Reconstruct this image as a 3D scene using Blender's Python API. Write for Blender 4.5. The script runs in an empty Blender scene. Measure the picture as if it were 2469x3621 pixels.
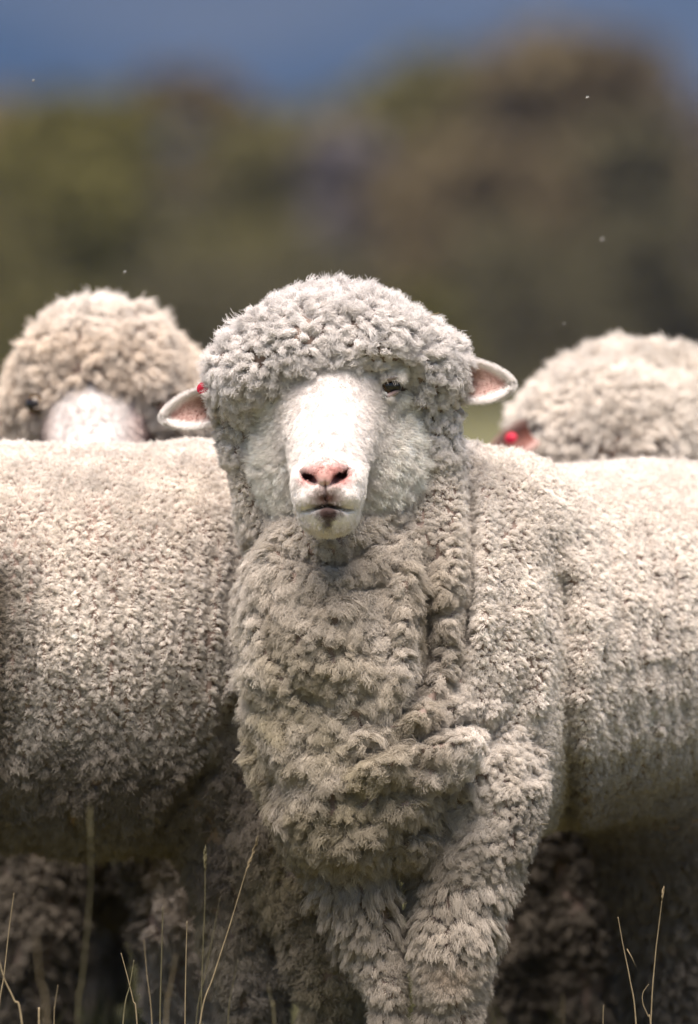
import bpy, math, random
import numpy as np
from mathutils import Vector, noise as mnoise
import openvdb

random.seed(7)
rng = np.random.default_rng(11)
SC = bpy.context.scene
COL = SC.collection

# ------------------------------------------------------------------ camera
D0, CAMZ, HROW, S = 9.0, 0.9, 370.0, 0.00113      # camera distance, height, horizon row, metres per pixel at y = 0
cam_d = bpy.data.cameras.new("camera")
cam = bpy.data.objects.new("camera", cam_d)
COL.objects.link(cam)
cam.location = (0, -D0, CAMZ)
cam.rotation_euler = (math.radians(90), 0, 0)
cam_d.sensor_width = 36
cam_d.lens = 36 * D0 / (1024 * S)
cam_d.shift_y = -142 / 1024
cam_d.clip_start = 0.5
cam_d.clip_end = 9000
cam_d.dof.use_dof = True
cam_d.dof.focus_distance = D0 - 0.08
cam_d.dof.aperture_fstop = 3.6
SC.camera = cam

# ------------------------------------------------------------------ world, sun, exposure
SUN_EL, SUN_AZ = 70.0, 192.0          # azimuth: compass-like, 180 = behind the camera
w = bpy.data.worlds.new("World")
SC.world = w
w.use_nodes = True
nt = w.node_tree
sky = nt.nodes.new("ShaderNodeTexSky")
sky.sky_type = 'NISHITA'
sky.sun_disc = False
sky.sun_elevation = math.radians(SUN_EL)
sky.sun_rotation = math.radians(SUN_AZ)
sky.dust_density = 1.5
sky.air_density = 1.0
sky.ozone_density = 1.2
bg = nt.nodes["Background"]
nt.links.new(sky.outputs[0], bg.inputs[0])
bg.inputs[1].default_value = 0.056
sun_d = bpy.data.lights.new("sun", 'SUN')
sun = bpy.data.objects.new("sun", sun_d)
COL.objects.link(sun)
sun_d.energy = 4.2
sun_d.angle = math.radians(50)
sun_d.color = (1.0, 0.905, 0.83)
_el, _az = math.radians(SUN_EL), math.radians(SUN_AZ)
sdir = Vector((math.sin(_az) * math.cos(_el), math.cos(_az) * math.cos(_el), math.sin(_el)))
sun.rotation_euler = sdir.to_track_quat('Z', 'Y').to_euler()
SC.view_settings.view_transform = 'Standard'
SC.view_settings.look = 'None'
SC.view_settings.exposure = 1.27
SC.view_settings.gamma = 1.0
SC.cycles.max_bounces = 6
SC.cycles.diffuse_bounces = 3
SC.cycles.glossy_bounces = 2
SC.cycles.transmission_bounces = 2
SC.cycles.transparent_max_bounces = 6
SC.cycles.volume_bounces = 0
SC.cycles.caustics_reflective = False
SC.cycles.caustics_refractive = False
SC.cycles_curves.shape = 'RIBBONS'


# ------------------------------------------------------------------ helpers
def W(px, py, Y=0.0):
    """a point of the place at depth Y from where it shows in the photograph (used while laying out the figures)"""
    s = S * (D0 + Y) / D0
    return np.array([(px - 349.0) * s, Y, CAMZ - (py - HROW) * s])


def R(r, Y=0.0):
    return r * S * (D0 + Y) / D0


def link(name, data, parent=None):
    o = bpy.data.objects.new(name, data)
    COL.objects.link(o)
    if parent is not None:
        o.parent = parent
        o.matrix_parent_inverse = parent.matrix_world.inverted()
    return o


def thing(name, loc, label, cat, group=None):
    o = bpy.data.objects.new(name, None)
    COL.objects.link(o)
    o.location = loc
    o.empty_display_size = 0.1
    o["label"] = label
    o["category"] = cat
    if group:
        o["group"] = group
    bpy.context.view_layer.update()
    return o


def tag(o, label=None, cat=None, group=None, kind=None):
    if label: o["label"] = label
    if cat: o["category"] = cat
    if group: o["group"] = group
    if kind: o["kind"] = kind
    return o


def mesh_obj(name, verts, faces, mat, parent=None, smooth=True):
    me = bpy.data.meshes.new(name)
    v = np.asarray(verts, dtype=np.float32)
    me.from_pydata(v.tolist(), [], [tuple(int(i) for i in f) for f in faces])
    if parent is not None:
        off = np.array(parent.matrix_world.translation)
        co = (v - off).astype(np.float32)
        me.vertices.foreach_set("co", co.ravel())
    me.update()
    if smooth:
        me.polygons.foreach_set("use_smooth", [True] * len(me.polygons))
    if mat is not None:
        me.materials.append(mat)
    o = bpy.data.objects.new(name, me)
    COL.objects.link(o)
    if parent is not None:
        o.parent = parent
    return o


def new_mat(name):
    m = bpy.data.materials.new(name)
    m.use_nodes = True
    t = m.node_tree
    return m, t, t.nodes["Principled BSDF"], t.nodes["Material Output"]


def noise_mat(name, c1, c2, scale=5.0, rough=0.9, detail=6.0, bump=0.0, spec=0.2, c3=None):
    m, t, b, o = new_mat(name)
    tc = t.nodes.new("ShaderNodeTexCoord")
    n = t.nodes.new("ShaderNodeTexNoise")
    n.inputs["Scale"].default_value = scale
    n.inputs["Detail"].default_value = detail
    t.links.new(tc.outputs["Object"], n.inputs["Vector"])
    r = t.nodes.new("ShaderNodeValToRGB")
    r.color_ramp.elements[0].position = 0.3
    r.color_ramp.elements[1].position = 0.7
    r.color_ramp.elements[0].color = (*c1, 1)
    r.color_ramp.elements[1].color = (*c2, 1)
    if c3:
        e = r.color_ramp.elements.new(0.5)
        e.color = (*c3, 1)
    t.links.new(n.outputs[0], r.inputs[0])
    t.links.new(r.outputs[0], b.inputs["Base Color"])
    b.inputs["Roughness"].default_value = rough
    b.inputs["Specular IOR Level"].default_value = spec
    if bump:
        bp = t.nodes.new("ShaderNodeBump")
        bp.inputs["Strength"].default_value = bump
        bp.inputs["Distance"].default_value = 0.002
        t.links.new(n.outputs[0], bp.inputs["Height"])
        t.links.new(bp.outputs[0], b.inputs["Normal"])
    return m


def attr_mat(name, trans=0.25, rough=1.0, spec=0.0, subsurf=0.0, fine=0.0):
    """base colour from the colour attribute col"""
    m, t, b, o = new_mat(name)
    a = t.nodes.new("ShaderNodeAttribute")
    a.attribute_name = "col"
    src = a.outputs["Color"]
    if fine:
        tc = t.nodes.new("ShaderNodeTexCoord")
        n = t.nodes.new("ShaderNodeTexNoise")
        n.inputs["Scale"].default_value = 420
        n.inputs["Detail"].default_value = 3
        t.links.new(tc.outputs["Object"], n.inputs["Vector"])
        mr = t.nodes.new("ShaderNodeMapRange")
        mr.inputs["To Min"].default_value = 1 - fine
        mr.inputs["To Max"].default_value = 1 + fine
        t.links.new(n.outputs[0], mr.inputs["Value"])
        mx = t.nodes.new("ShaderNodeVectorMath")
        mx.operation = 'SCALE'
        t.links.new(src, mx.inputs[0])
        t.links.new(mr.outputs[0], mx.inputs["Scale"])
        src = mx.outputs[0]
        bp = t.nodes.new("ShaderNodeBump")
        bp.inputs["Strength"].default_value = 0.25
        bp.inputs["Distance"].default_value = 0.0015
        t.links.new(n.outputs[0], bp.inputs["Height"])
        t.links.new(bp.outputs[0], b.inputs["Normal"])
    t.links.new(src, b.inputs["Base Color"])
    b.inputs["Roughness"].default_value = rough
    b.inputs["Specular IOR Level"].default_value = spec
    if trans > 0:
        t.nodes.remove(b)
        d = t.nodes.new("ShaderNodeBsdfDiffuse")
        tr = t.nodes.new("ShaderNodeBsdfTranslucent")
        mix = t.nodes.new("ShaderNodeMixShader")
        mix.inputs[0].default_value = trans
        t.links.new(src, d.inputs[0])
        t.links.new(src, tr.inputs[0])
        t.links.new(d.outputs[0], mix.inputs[1])
        t.links.new(tr.outputs[0], mix.inputs[2])
        t.links.new(mix.outputs[0], o.inputs["Surface"])
    return m


M_wool = attr_mat("wool_fibre", trans=0.22)
M_skin = attr_mat("skin_and_felt", trans=0.0, rough=0.75, spec=0.25, fine=0.06)
M_eye, _t, _b, _o = new_mat("eye")
_b.inputs["Base Color"].default_value = (0.012, 0.010, 0.010, 1)
_b.inputs["Roughness"].default_value = 0.08
M_iris, _t, _b, _o = new_mat("iris")
_b.inputs["Base Color"].default_value = (0.075, 0.042, 0.014, 1)
_b.inputs["Roughness"].default_value = 0.12
M_tag = noise_mat("red_tag", (0.34, 0.010, 0.03), (0.50, 0.02, 0.045), scale=60, rough=0.55, spec=0.3)
M_hoof = noise_mat("hoof", (0.05, 0.04, 0.03), (0.12, 0.09, 0.06), scale=40, rough=0.6)
M_straw = noise_mat("straw", (0.17, 0.13, 0.075), (0.30, 0.235, 0.14), scale=90, rough=0.7)
M_green_straw = noise_mat("green_stalk", (0.09, 0.08, 0.042), (0.17, 0.145, 0.08), scale=60, rough=0.7)


# ------------------------------------------------------------------ distance fields
def smin(a, b, k):
    h = np.maximum(k - np.abs(a - b), 0.0) / k
    return np.minimum(a, b) - h * h * k * 0.25


def smax(a, b, k):
    return -smin(-a, -b, k)


def rotm(rx, ry, rz):
    from mathutils import Euler
    return np.array(Euler((math.radians(rx), math.radians(ry), math.radians(rz))).to_matrix(), dtype=np.float32)


class Field:
    def __init__(self):
        self.ops = []
        self.carves = []
        self.disp = None

    def ell(self, c, r, k=0.03, rot=None, cut=False):
        m = rotm(*rot) if rot else None
        self.ops.append(('e', np.array(c, np.float32), np.array(r, np.float32), k, m, cut))

    def cone(self, a, b, ra, rb, k=0.03, cut=False):
        self.ops.append(('c', np.array(a, np.float32), np.array(b, np.float32), k, (ra, rb), cut))

    def carve(self, pts, depth, width, ymax=9.0, ymin=-9.0, bulge=0.0):
        """a fold: a groove along a path of the frontal plane, optional roll beside it"""
        self.carves.append((np.array(pts, np.float32), depth, width, ymax, ymin, bulge))

    def base(self, P):
        d = np.full(len(P), 9.0, np.float32)
        for op in self.ops:
            if op[0] == 'e':
                _, c, r, k, m, cut = op
                q = P - c
                if m is not None:
                    q = q @ m
                k0 = np.sqrt(((q / r) ** 2).sum(1)) + 1e-9
                k1 = np.sqrt(((q / (r * r)) ** 2).sum(1)) + 1e-9
                s = k0 * (k0 - 1.0) / k1
            else:
                _, a, b, k, (ra, rb), cut = op
                ab = b - a
                t = np.clip(((P - a) @ ab) / (ab @ ab), 0, 1)
                q = P - a - t[:, None] * ab
                s = np.sqrt((q * q).sum(1)) - (ra + (rb - ra) * t)
            d = smax(d, -s, k) if cut else smin(d, s, k)
        return d

    def __call__(self, P):
        P = np.asarray(P, np.float32)
        d = self.base(P)
        if self.carves or self.disp:
            idx = np.nonzero(np.abs(d) < 0.06)[0]
            if len(idx):
                Q = P[idx]
                add = np.zeros(len(Q), np.float32)
                # frontal coordinates in pixels, so folds can follow the paths they have in the picture
                sc = S * (D0 + Q[:, 1]) / D0
                u = Q[:, 0] / sc + 349.0
                v = HROW - (Q[:, 2] - CAMZ) / sc
                for pts, dep, wd, ymax, ymin, bulge in self.carves:
                    best = np.full(len(Q), 1e9, np.float32)
                    ends = np.zeros(len(Q), np.float32)
                    n = len(pts) - 1
                    for i in range(n):
                        a, b = pts[i], pts[i + 1]
                        ab = b - a
                        tt = np.clip(((u - a[0]) * ab[0] + (v - a[1]) * ab[1]) / (ab @ ab), 0, 1)
                        dd = np.hypot(u - a[0] - tt * ab[0], v - a[1] - tt * ab[1])
                        g = (i + tt) / n
                        upd = dd < best
                        best = np.where(upd, dd, best)
                        ends = np.where(upd, g, ends)
                    fade = np.clip(np.minimum(ends, 1 - ends) * 5, 0.15, 1)
                    on = (Q[:, 1] < ymax) & (Q[:, 1] > ymin)
                    x = best / wd
                    add += np.where(on, fade * dep * (np.exp(-x * x) - bulge * np.exp(-((x - 2.0) / 0.9) ** 2)), 0)
                if self.disp:
                    add += self.disp(Q, u, v)
                d = d.copy()
                d[idx] += add
        return d

    def normal(self, P, e=0.004):
        P = np.asarray(P, np.float32)
        g = np.empty_like(P)
        for i in range(3):
            o = np.zeros(3, np.float32)
            o[i] = e
            g[:, i] = self(P + o) - self(P - o)
        return g / (np.linalg.norm(g, axis=1, keepdims=True) + 1e-9)

    def surface(self, lo, hi, vox):
        lo = np.array(lo, np.float32)
        hi = np.array(hi, np.float32)
        n = np.ceil((hi - lo) / vox).astype(int) + 1
        arr = np.empty(tuple(n), np.float32)
        ys = lo[1] + np.arange(n[1], dtype=np.float32) * vox
        zs = lo[2] + np.arange(n[2], dtype=np.float32) * vox
        YY, ZZ = np.meshgrid(ys, zs, indexing='ij')
        step = max(1, int(600000 / (n[1] * n[2])))
        for i in range(0, n[0], step):
            xs = lo[0] + np.arange(i, min(n[0], i + step), dtype=np.float32) * vox
            P = np.empty((len(xs), n[1], n[2], 3), np.float32)
            P[..., 0] = xs[:, None, None]
            P[..., 1] = YY
            P[..., 2] = ZZ
            arr[i:i + len(xs)] = self(P.reshape(-1, 3)).reshape(len(xs), n[1], n[2])
        arr[0] = arr[-1] = 1; arr[:, 0] = arr[:, -1] = 1; arr[:, :, 0] = arr[:, :, -1] = 1
        g = openvdb.FloatGrid(9.0)
        g.copyFromArray(arr / vox)
        pts, quads = g.convertToQuads(isovalue=0.0)
        pts = np.asarray(pts, np.float32) * vox + lo
        return pts, np.asarray(quads, np.int64)[:, ::-1]


def fbm(P, f, seed=0.0, octv=2):
    """cheap smooth noise for numpy points, about -1..1"""
    out = np.zeros(len(P), np.float32)
    a = 1.0
    tot = 0
    r = np.random.default_rng(int(seed * 13) + 5)
    for o in range(octv):
        acc = np.zeros(len(P), np.float32)
        for k in range(5):
            d = r.normal(size=3)
            d /= np.linalg.norm(d)
            ph = r.uniform(0, 6.28)
            acc += np.sin((P @ d.astype(np.float32)) * f * r.uniform(0.6, 1.5) * 6.28 + ph)
        out += a * acc / 2.6
        tot += a
        a *= 0.55
        f *= 2.1
    return out / tot


def set_curves(name, pos, rad, col, mat, parent, K):
    """pos (N,K,3) world, rad (N,K), col (N,3): one hair curves object"""
    n = len(pos)
    h = bpy.data.hair_curves.new(name)
    h.add_curves([K] * n)
    off = np.array(parent.matrix_world.translation, np.float32)
    h.attributes["position"].data.foreach_set("vector", (pos - off).astype(np.float32).ravel())
    ra = h.attributes.get("radius") or h.attributes.new("radius", 'FLOAT', 'POINT')
    ra.data.foreach_set("value", rad.astype(np.float32).ravel())
    ca = h.attributes.new("col", 'FLOAT_COLOR', 'CURVE')
    c4 = np.ones((n, 4), np.float32)
    c4[:, :3] = col
    ca.data.foreach_set("color", c4.ravel())
    h.materials.append(mat)
    o = bpy.data.objects.new(name, h)
    COL.objects.link(o)
    o.parent = parent
    return o


CAMP = np.array([0, -D0, CAMZ], np.float32)


def wool(field, pts, quads, params, seed=1, K=6, hidden_keep=0.4, dens=1.0, xlim=None):
    """locks of wool over a surface. params(P, N) -> dict of arrays: L, sp, curl, grav, conv, bend, n, w, col, comb(N,3)"""
    r = np.random.default_rng(seed)
    a, b, c, d = (pts[quads[:, i]] for i in range(4))
    area = 0.5 * np.linalg.norm(np.cross(c - a, d - b), axis=1)
    cum = np.cumsum(area)
    m = int(cum[-1] / (0.0035 ** 2) * 2.2)
    fi = np.searchsorted(cum, r.random(m) * cum[-1])
    fi = np.minimum(fi, len(area) - 1)
    u, v = r.random((m, 1)), r.random((m, 1))
    P = (a[fi] * (1 - u) * (1 - v) + b[fi] * u * (1 - v) + c[fi] * u * v + d[fi] * (1 - u) * v).astype(np.float32)
    del a, b, c, d
    if xlim is not None:
        keep = (P[:, 0] > xlim[0]) & (P[:, 0] < xlim[1])
        P = P[keep]
    pr = params(P, None)
    ok = pr['L'] > 0.0005
    P = P[ok]
    sp = pr['sp'][ok] * np.exp(0.30 * fbm(P, 11, 17, 2))
    # one candidate per cell of the local spacing
    lev = np.round(np.log(sp / 0.003) / math.log(1.15)).astype(np.int64)
    spq = 0.003 * 1.15 ** lev
    cell = np.floor(P / (spq[:, None] * 1.12) + r.random(3)).astype(np.int64)
    key = ((cell[:, 0] * 73856093) ^ (cell[:, 1] * 19349663) ^ (cell[:, 2] * 83492791)) * 64 + lev
    _, first = np.unique(key, return_index=True)
    P = P[first]
    N = field.normal(P)
    view = CAMP - P
    view /= np.linalg.norm(view, axis=1, keepdims=True)
    facing = (N * view).sum(1) > -0.25
    keep = facing | (r.random(len(P)) < hidden_keep)
    P, N, facing = P[keep], N[keep], facing[keep]
    pr = params(P, N)
    n = len(P)
    # lock directions
    rnd = r.normal(size=(n, 3)).astype(np.float32)
    flow = np.stack([fbm(P, 13, 41, 2), fbm(P, 13, 47, 2), fbm(P, 13, 53, 2)], 1)
    D = N + rnd * pr['bend'][:, None] * .45 + flow * pr['bend'][:, None] * 2.2 + pr['comb'] * 1.0
    D += -N * np.minimum((D * N).sum(1, keepdims=True) - 0.12, 0)
    D /= np.linalg.norm(D, axis=1, keepdims=True)
    T1 = np.cross(N, r.normal(size=(n, 3)))
    T1 /= np.linalg.norm(T1, axis=1, keepdims=True) + 1e-9
    T2 = np.cross(N, T1)
    cnt = np.maximum(3, (pr['n'] * dens * np.where(facing, 1.0, 0.55))).astype(int)
    idx = np.repeat(np.arange(n), cnt)
    M = len(idx)
    rho = np.sqrt(r.random(M)) * pr['sp'][idx] * pr['fill'][idx]
    th = r.random(M) * 6.2832
    off = (T1[idx] * (np.cos(th) * rho)[:, None] + T2[idx] * (np.sin(th) * rho)[:, None]).astype(np.float32)
    rn = rho / (pr['sp'][idx] * pr['fill'][idx])
    Lk = pr['L'][idx] * np.exp(r.normal(size=n) * .17)[idx] * (1 - pr['dome'][idx] * rn ** 2) * r.uniform(0.8, 1.08, M)
    root = P[idx] + off
    root -= N[idx] * field.base(root)[:, None] * 0.0
    root -= N[idx] * 0.002
    t = np.linspace(0, 1, K, dtype=np.float32)
    pos = np.empty((M, K, 3), np.float32)
    g = np.array([0, 0, -1], np.float32)
    cur = root.copy()
    phase = r.random(n)[idx] * 6.28 + r.normal(size=M) * 0.5
    side = np.cross(D, r.normal(size=(n, 3)))
    side /= np.linalg.norm(side, axis=1, keepdims=True) + 1e-9
    sideM = side[idx] + r.normal(size=(M, 3)) * 0.35
    side2 = np.cross(D[idx], sideM)
    Dm = D[idx] + r.normal(size=(M, 3)) * pr['fray'][idx][:, None]
    Dm /= np.linalg.norm(Dm, axis=1, keepdims=True)
    Nm = N[idx]
    grav = pr['grav'][idx][:, None]
    conv = pr['conv'][idx][:, None]
    frq = pr['freq'][idx]
    for j in range(K):
        amp = (pr['curl'][idx] * (0.25 + 0.75 * t[j]))[:, None]
        wob = sideM * np.sin(frq * t[j] * 6.28 + phase)[:, None] + side2 * np.cos(frq * t[j] * 6.28 + phase)[:, None]
        pos[:, j] = cur - off * conv * (t[j] ** 1.4) + wob * amp * min(1, j)
        stepd = Dm + g * grav * t[j] * 1.6
        # do not dive into the body
        dn = (stepd * Nm).sum(1, keepdims=True)
        stepd += Nm * np.maximum(0.10 - dn, 0)
        stepd /= np.linalg.norm(stepd, axis=1, keepdims=True)
        cur = cur + stepd * (Lk / (K - 1))[:, None]
    wd = pr['w'][idx] * r.uniform(0.75, 1.25, M) * np.where(facing[idx], 1.0, 1.45)
    prof = np.interp(t, [0, 0.6, 1.0], [1.0, 0.85, 0.35]).astype(np.float32)
    rad = wd[:, None] * prof[None]
    colr = pr['col'][idx] * (1 + r.normal(size=(M, 1)) * 0.05) * (1 + r.normal(size=(n, 1)) * 0.06)[idx]
    return pos, rad, np.clip(colr, 0.005, 0.95)


def wgt(P, c, rad):
    """soft ball weight"""
    d = np.sqrt((((P - np.asarray(c, np.float32)) / np.asarray(rad, np.float32)) ** 2).sum(1))
    return np.clip(1.5 - d, 0, 1)


def mixp(base, other, wt):
    for k, v in other.items():
        v = np.asarray(v, np.float32)
        if k in ('col', 'comb'):
            base[k] = base[k] * (1 - wt[:, None]) + (v if v.ndim == 2 else v[None]) * wt[:, None]
        else:
            base[k] = base[k] * (1 - wt) + v * wt
    return base


def defaults(P, L=0.013, sp=0.0072, curl=0.0009, grav=0.25, conv=0.15, bend=0.22, n=26, w=0.00042,
             fray=0.12, dome=0.5, freq=1.6, col=(0.60, 0.53, 0.45), fill=0.72):
    m = len(P)
    f = lambda x: np.full(m, x, np.float32)
    return dict(L=f(L), sp=f(sp), curl=f(curl), grav=f(grav), conv=f(conv), bend=f(bend), n=f(n), w=f(w), fray=f(fray),
                dome=f(dome), freq=f(freq), fill=f(fill), col=np.tile(np.array(col, np.float32), (m, 1)), comb=np.zeros((m, 3), np.float32))


def build_body(name, parts, parent, mat=M_skin):
    """parts: list of (pts, quads, colours) joined into ONE continuous body mesh object"""
    V = []; F = []; C = []; o = 0
    for p, q, c in parts:
        V.append(p); F.append(q + o); C.append(c); o += len(p)
    V = np.concatenate(V); F = np.concatenate(F); C = np.concatenate(C)
    me = bpy.data.meshes.new(name)
    me.vertices.add(len(V))
    me.vertices.foreach_set("co", (V - np.array(parent.matrix_world.translation, np.float32)).astype(np.float32).ravel())
    me.loops.add(len(F) * 4)
    me.loops.foreach_set("vertex_index", F.astype(np.int32).ravel())
    me.polygons.add(len(F))
    me.polygons.foreach_set("loop_start", np.arange(0, len(F) * 4, 4, dtype=np.int32))
    me.polygons.foreach_set("use_smooth", np.ones(len(F), bool))
    me.update(calc_edges=True)
    me.validate()
    a = me.attributes.new("col", 'FLOAT_COLOR', 'POINT')
    c4 = np.ones((len(V), 4), np.float32)
    c4[:, :3] = C
    a.data.foreach_set("color", c4.ravel())
    me.materials.append(mat)
    ob = bpy.data.objects.new(name, me)
    COL.objects.link(ob)
    ob.parent = parent
    return ob


def grow(parent, name, packs, K):
    pos = np.concatenate([p[0] for p in packs]); rad = np.concatenate([p[1] for p in packs]); col = np.concatenate([p[2] for p in packs])
    print(name, parent.name, len(pos), "strands")
    return set_curves(name, pos, rad, col, M_wool, parent, K)


def ear_mesh(base, tip, up_w, down_w, cup, n=46, m=34, thick=0.0028):
    """a cupped leaf-shaped ear opening towards -y"""
    base = np.array(base); tip = np.array(tip)
    ax = tip - base
    Ln = np.linalg.norm(ax); ax = ax / Ln
    upv = np.cross(ax, np.array([0, 1.0, 0])); upv /= np.linalg.norm(upv)
    if upv[2] < 0: upv = -upv
    fr = np.cross(upv, ax); fr /= np.linalg.norm(fr)
    if fr[1] > 0: fr = -fr
    front = np.zeros((n, m, 3)); rim = np.zeros((n, m))
    U = np.sin(np.linspace(0, 1, n) * math.pi / 2); Vv = np.linspace(-1, 1, m)
    for i, u in enumerate(U):
        wu = (0.82 + .75 * u - .75 * u * u) * max(0.0003, 1 - u ** 2.6) ** .55
        for j, v in enumerate(Vv):
            sv = math.sin(v * math.pi / 2)
            hw = (up_w * (1 - .15 * u) if v > 0 else down_w) * wu
            p = base + ax * Ln * u + upv * (hw * sv - .12 * up_w * u * u)
            p = p - fr * cup * (1 - sv * sv) * (1 - 0.8 * u)
            front[i, j] = p
            d = min(hw * (1 - abs(sv)), Ln * (1 - u))
            rim[i, j] = min(1, max(0, 1.1 - d / .0065 + .5 * max(0, u - .62) / .38))
    backs = front - fr * thick
    P = np.concatenate([front.reshape(-1, 3), backs.reshape(-1, 3)])
    Q = []
    id_ = lambda s, i, j: s * n * m + i * m + j
    for i in range(n - 1):
        for j in range(m - 1):
            Q.append((id_(0, i, j), id_(0, i + 1, j), id_(0, i + 1, j + 1), id_(0, i, j + 1)))
            Q.append((id_(1, i, j), id_(1, i, j + 1), id_(1, i + 1, j + 1), id_(1, i + 1, j)))
    for i in range(n - 1):
        Q.append((id_(0, i, 0), id_(1, i, 0), id_(1, i + 1, 0), id_(0, i + 1, 0)))
        Q.append((id_(0, i, m - 1), id_(0, i + 1, m - 1), id_(1, i + 1, m - 1), id_(1, i, m - 1)))
    for j in range(m - 1):
        Q.append((id_(0, n - 1, j), id_(1, n - 1, j), id_(1, n - 1, j + 1), id_(0, n - 1, j + 1)))
    UU, VV = np.meshgrid(U, Vv, indexing='ij')
    inn = np.array([0.66, 0.45, 0.40]); deep = np.array([0.46, 0.24, 0.19]); white = np.array([0.86, 0.80, 0.77])
    dk = np.clip(1 - UU * 1.8, 0, 1)[..., None]
    cf = (inn * (1 - dk) + deep * dk) * (1 - rim[..., None]) + white * rim[..., None]
    cb = np.tile(white, (n * m, 1))
    C = np.concatenate([cf.reshape(-1, 3), cb])
    return P.astype(np.float32), np.array(Q), C.astype(np.float32), front, fr, ax, upv, rim


def ear_fur(ear, seed, dens=1.0, K=6, blur=False):
    P, Q, C, front, fr, ax, upv, rim = ear
    r = np.random.default_rng(seed)
    n, m = front.shape[:2]
    N = int(9000 * dens)
    i = r.random(N) * (n - 1.01); j = r.random(N) * (m - 1.01)
    edge = r.random(N) < 0.5
    j = np.where(edge, np.where(r.random(N) < 0.5, r.random(N) * 3, m - 1.01 - r.random(N) * 3), j)
    tipz = r.random(N) < 0.12
    i = np.where(tipz, n - 1.01 - r.random(N) * 2.0, i)
    i0 = i.astype(int); j0 = j.astype(int); fi = (i - i0)[:, None]; fj = (j - j0)[:, None]
    p = front[i0, j0] * (1 - fi) * (1 - fj) + front[i0 + 1, j0] * fi * (1 - fj) + front[i0, j0 + 1] * (1 - fi) * fj + front[i0 + 1, j0 + 1] * fi * fj
    v = j / (m - 1) * 2 - 1
    u = i / (n - 1)
    rimv = rim[i0, j0]; u = np.sin(u * math.pi / 2)
    front_side = r.random(N) < 0.5
    d = fr[None] * np.where(front_side, 0.6, -0.6)[:, None] + ax[None] * 0.55 + upv[None] * (v * rimv * 1.4)[:, None] + r.normal(size=(N, 3)) * 0.22
    d /= np.linalg.norm(d, axis=1, keepdims=True)
    L = np.where(front_side, 0.003 + 0.003 * rimv, 0.004 + 0.003 * rimv) * r.uniform(.6, 1.2, N)
    p = p - fr[None] * np.where(front_side, 0.0, 0.0028)[:, None]
    t = np.linspace(0, 1, K)
    pos = p[:, None] + d[:, None] * (L[:, None] * t)[..., None] + ax[None, None] * (L[:, None] * 0.35 * t * t)[..., None]
    rad = (0.00019 * r.uniform(.7, 1.2, N))[:, None] * np.linspace(1, .3, K)[None]
    inn = np.array([0.58, 0.36, 0.31]); white = np.array([0.86, 0.81, 0.77])
    wv = np.where(front_side, rimv, 1.0)[:, None]
    dk = (np.where(front_side, np.clip(1 - u * 2.0, 0, 1), 0) * 0.45)[:, None]
    col = (inn * (1 - dk) * (1 - wv) + white * wv)
    keep = front_side | True
    return pos[keep].astype(np.float32), rad[keep].astype(np.float32), col[keep].astype(np.float32)


def uv_ball(c, r, seg=32, ring=20):
    V = []; F = []
    for i in range(ring + 1):
        th = math.pi * i / ring
        for j in range(seg):
            ph = 2 * math.pi * j / seg
            V.append((c[0] + r[0] * math.sin(th) * math.cos(ph), c[1] + r[1] * math.sin(th) * math.sin(ph), c[2] + r[2] * math.cos(th)))
    for i in range(ring):
        for j in range(seg):
            F.append((i * seg + j, (i + 1) * seg + j, (i + 1) * seg + (j + 1) % seg, i * seg + (j + 1) % seg))
    return np.array(V), F


def eye(parent, c, rad, look):
    """eyeball with a bulging iris ring and a dark level pupil"""
    V, F = uv_ball(c, (rad, rad, rad))
    e = mesh_obj("eye", V, F, M_iris, parent)
    look = np.array(look, float); look /= np.linalg.norm(look)
    side = np.cross(look, [0, 0, 1.0]); side /= np.linalg.norm(side)
    up = np.cross(side, look)
    # pupil: wide oval cap lying on the ball
    Vp = []; n, m = 8, 28
    for i in range(n + 1):
        for j in range(m):
            a = 2 * math.pi * j / m
            x, y = math.cos(a) * 0.86 * i / n, math.sin(a) * 0.50 * i / n
            z = math.sqrt(max(0, 1.0 - x * x - y * y)) * 1.025
            Vp.append(c + rad * (side * x + up * y + look * z))
    Fp = [(i * m + j, (i + 1) * m + j, (i + 1) * m + (j + 1) % m, i * m + (j + 1) % m) for i in range(n) for j in range(m)]
    p = mesh_obj("pupil", np.array(Vp), Fp, M_eye, None)
    p.parent = e
    off = np.array(parent.matrix_world.translation, np.float32)
    me = p.data
    me.vertices.foreach_set("co", (np.array(Vp) - off).astype(np.float32).ravel())
    me.update()
    return e


def tube(path, radii, seg=8):
    path = np.array(path, float); V = []; F = []
    n = len(path)
    for i in range(n):
        d = path[min(i + 1, n - 1)] - path[max(i - 1, 0)]
        d /= np.linalg.norm(d) + 1e-9
        a = np.cross(d, [0, 1.0, 0.13]); a /= np.linalg.norm(a) + 1e-9
        b = np.cross(d, a)
        for j in range(seg):
            ang = 2 * math.pi * j / seg
            V.append(path[i] + radii[i] * (a * math.cos(ang) + b * math.sin(ang)))
    for i in range(n - 1):
        for j in range(seg):
            F.append((i * seg + j, i * seg + (j + 1) % seg, (i + 1) * seg + (j + 1) % seg, (i + 1) * seg + j))
    V.append(path[0]); V.append(path[-1])
    a, b = n * seg, n * seg + 1
    for j in range(seg):
        F.append((a, (j + 1) % seg, j)); F.append((b, (n - 1) * seg + j, (n - 1) * seg + (j + 1) % seg))
    return np.array(V), F


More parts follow.
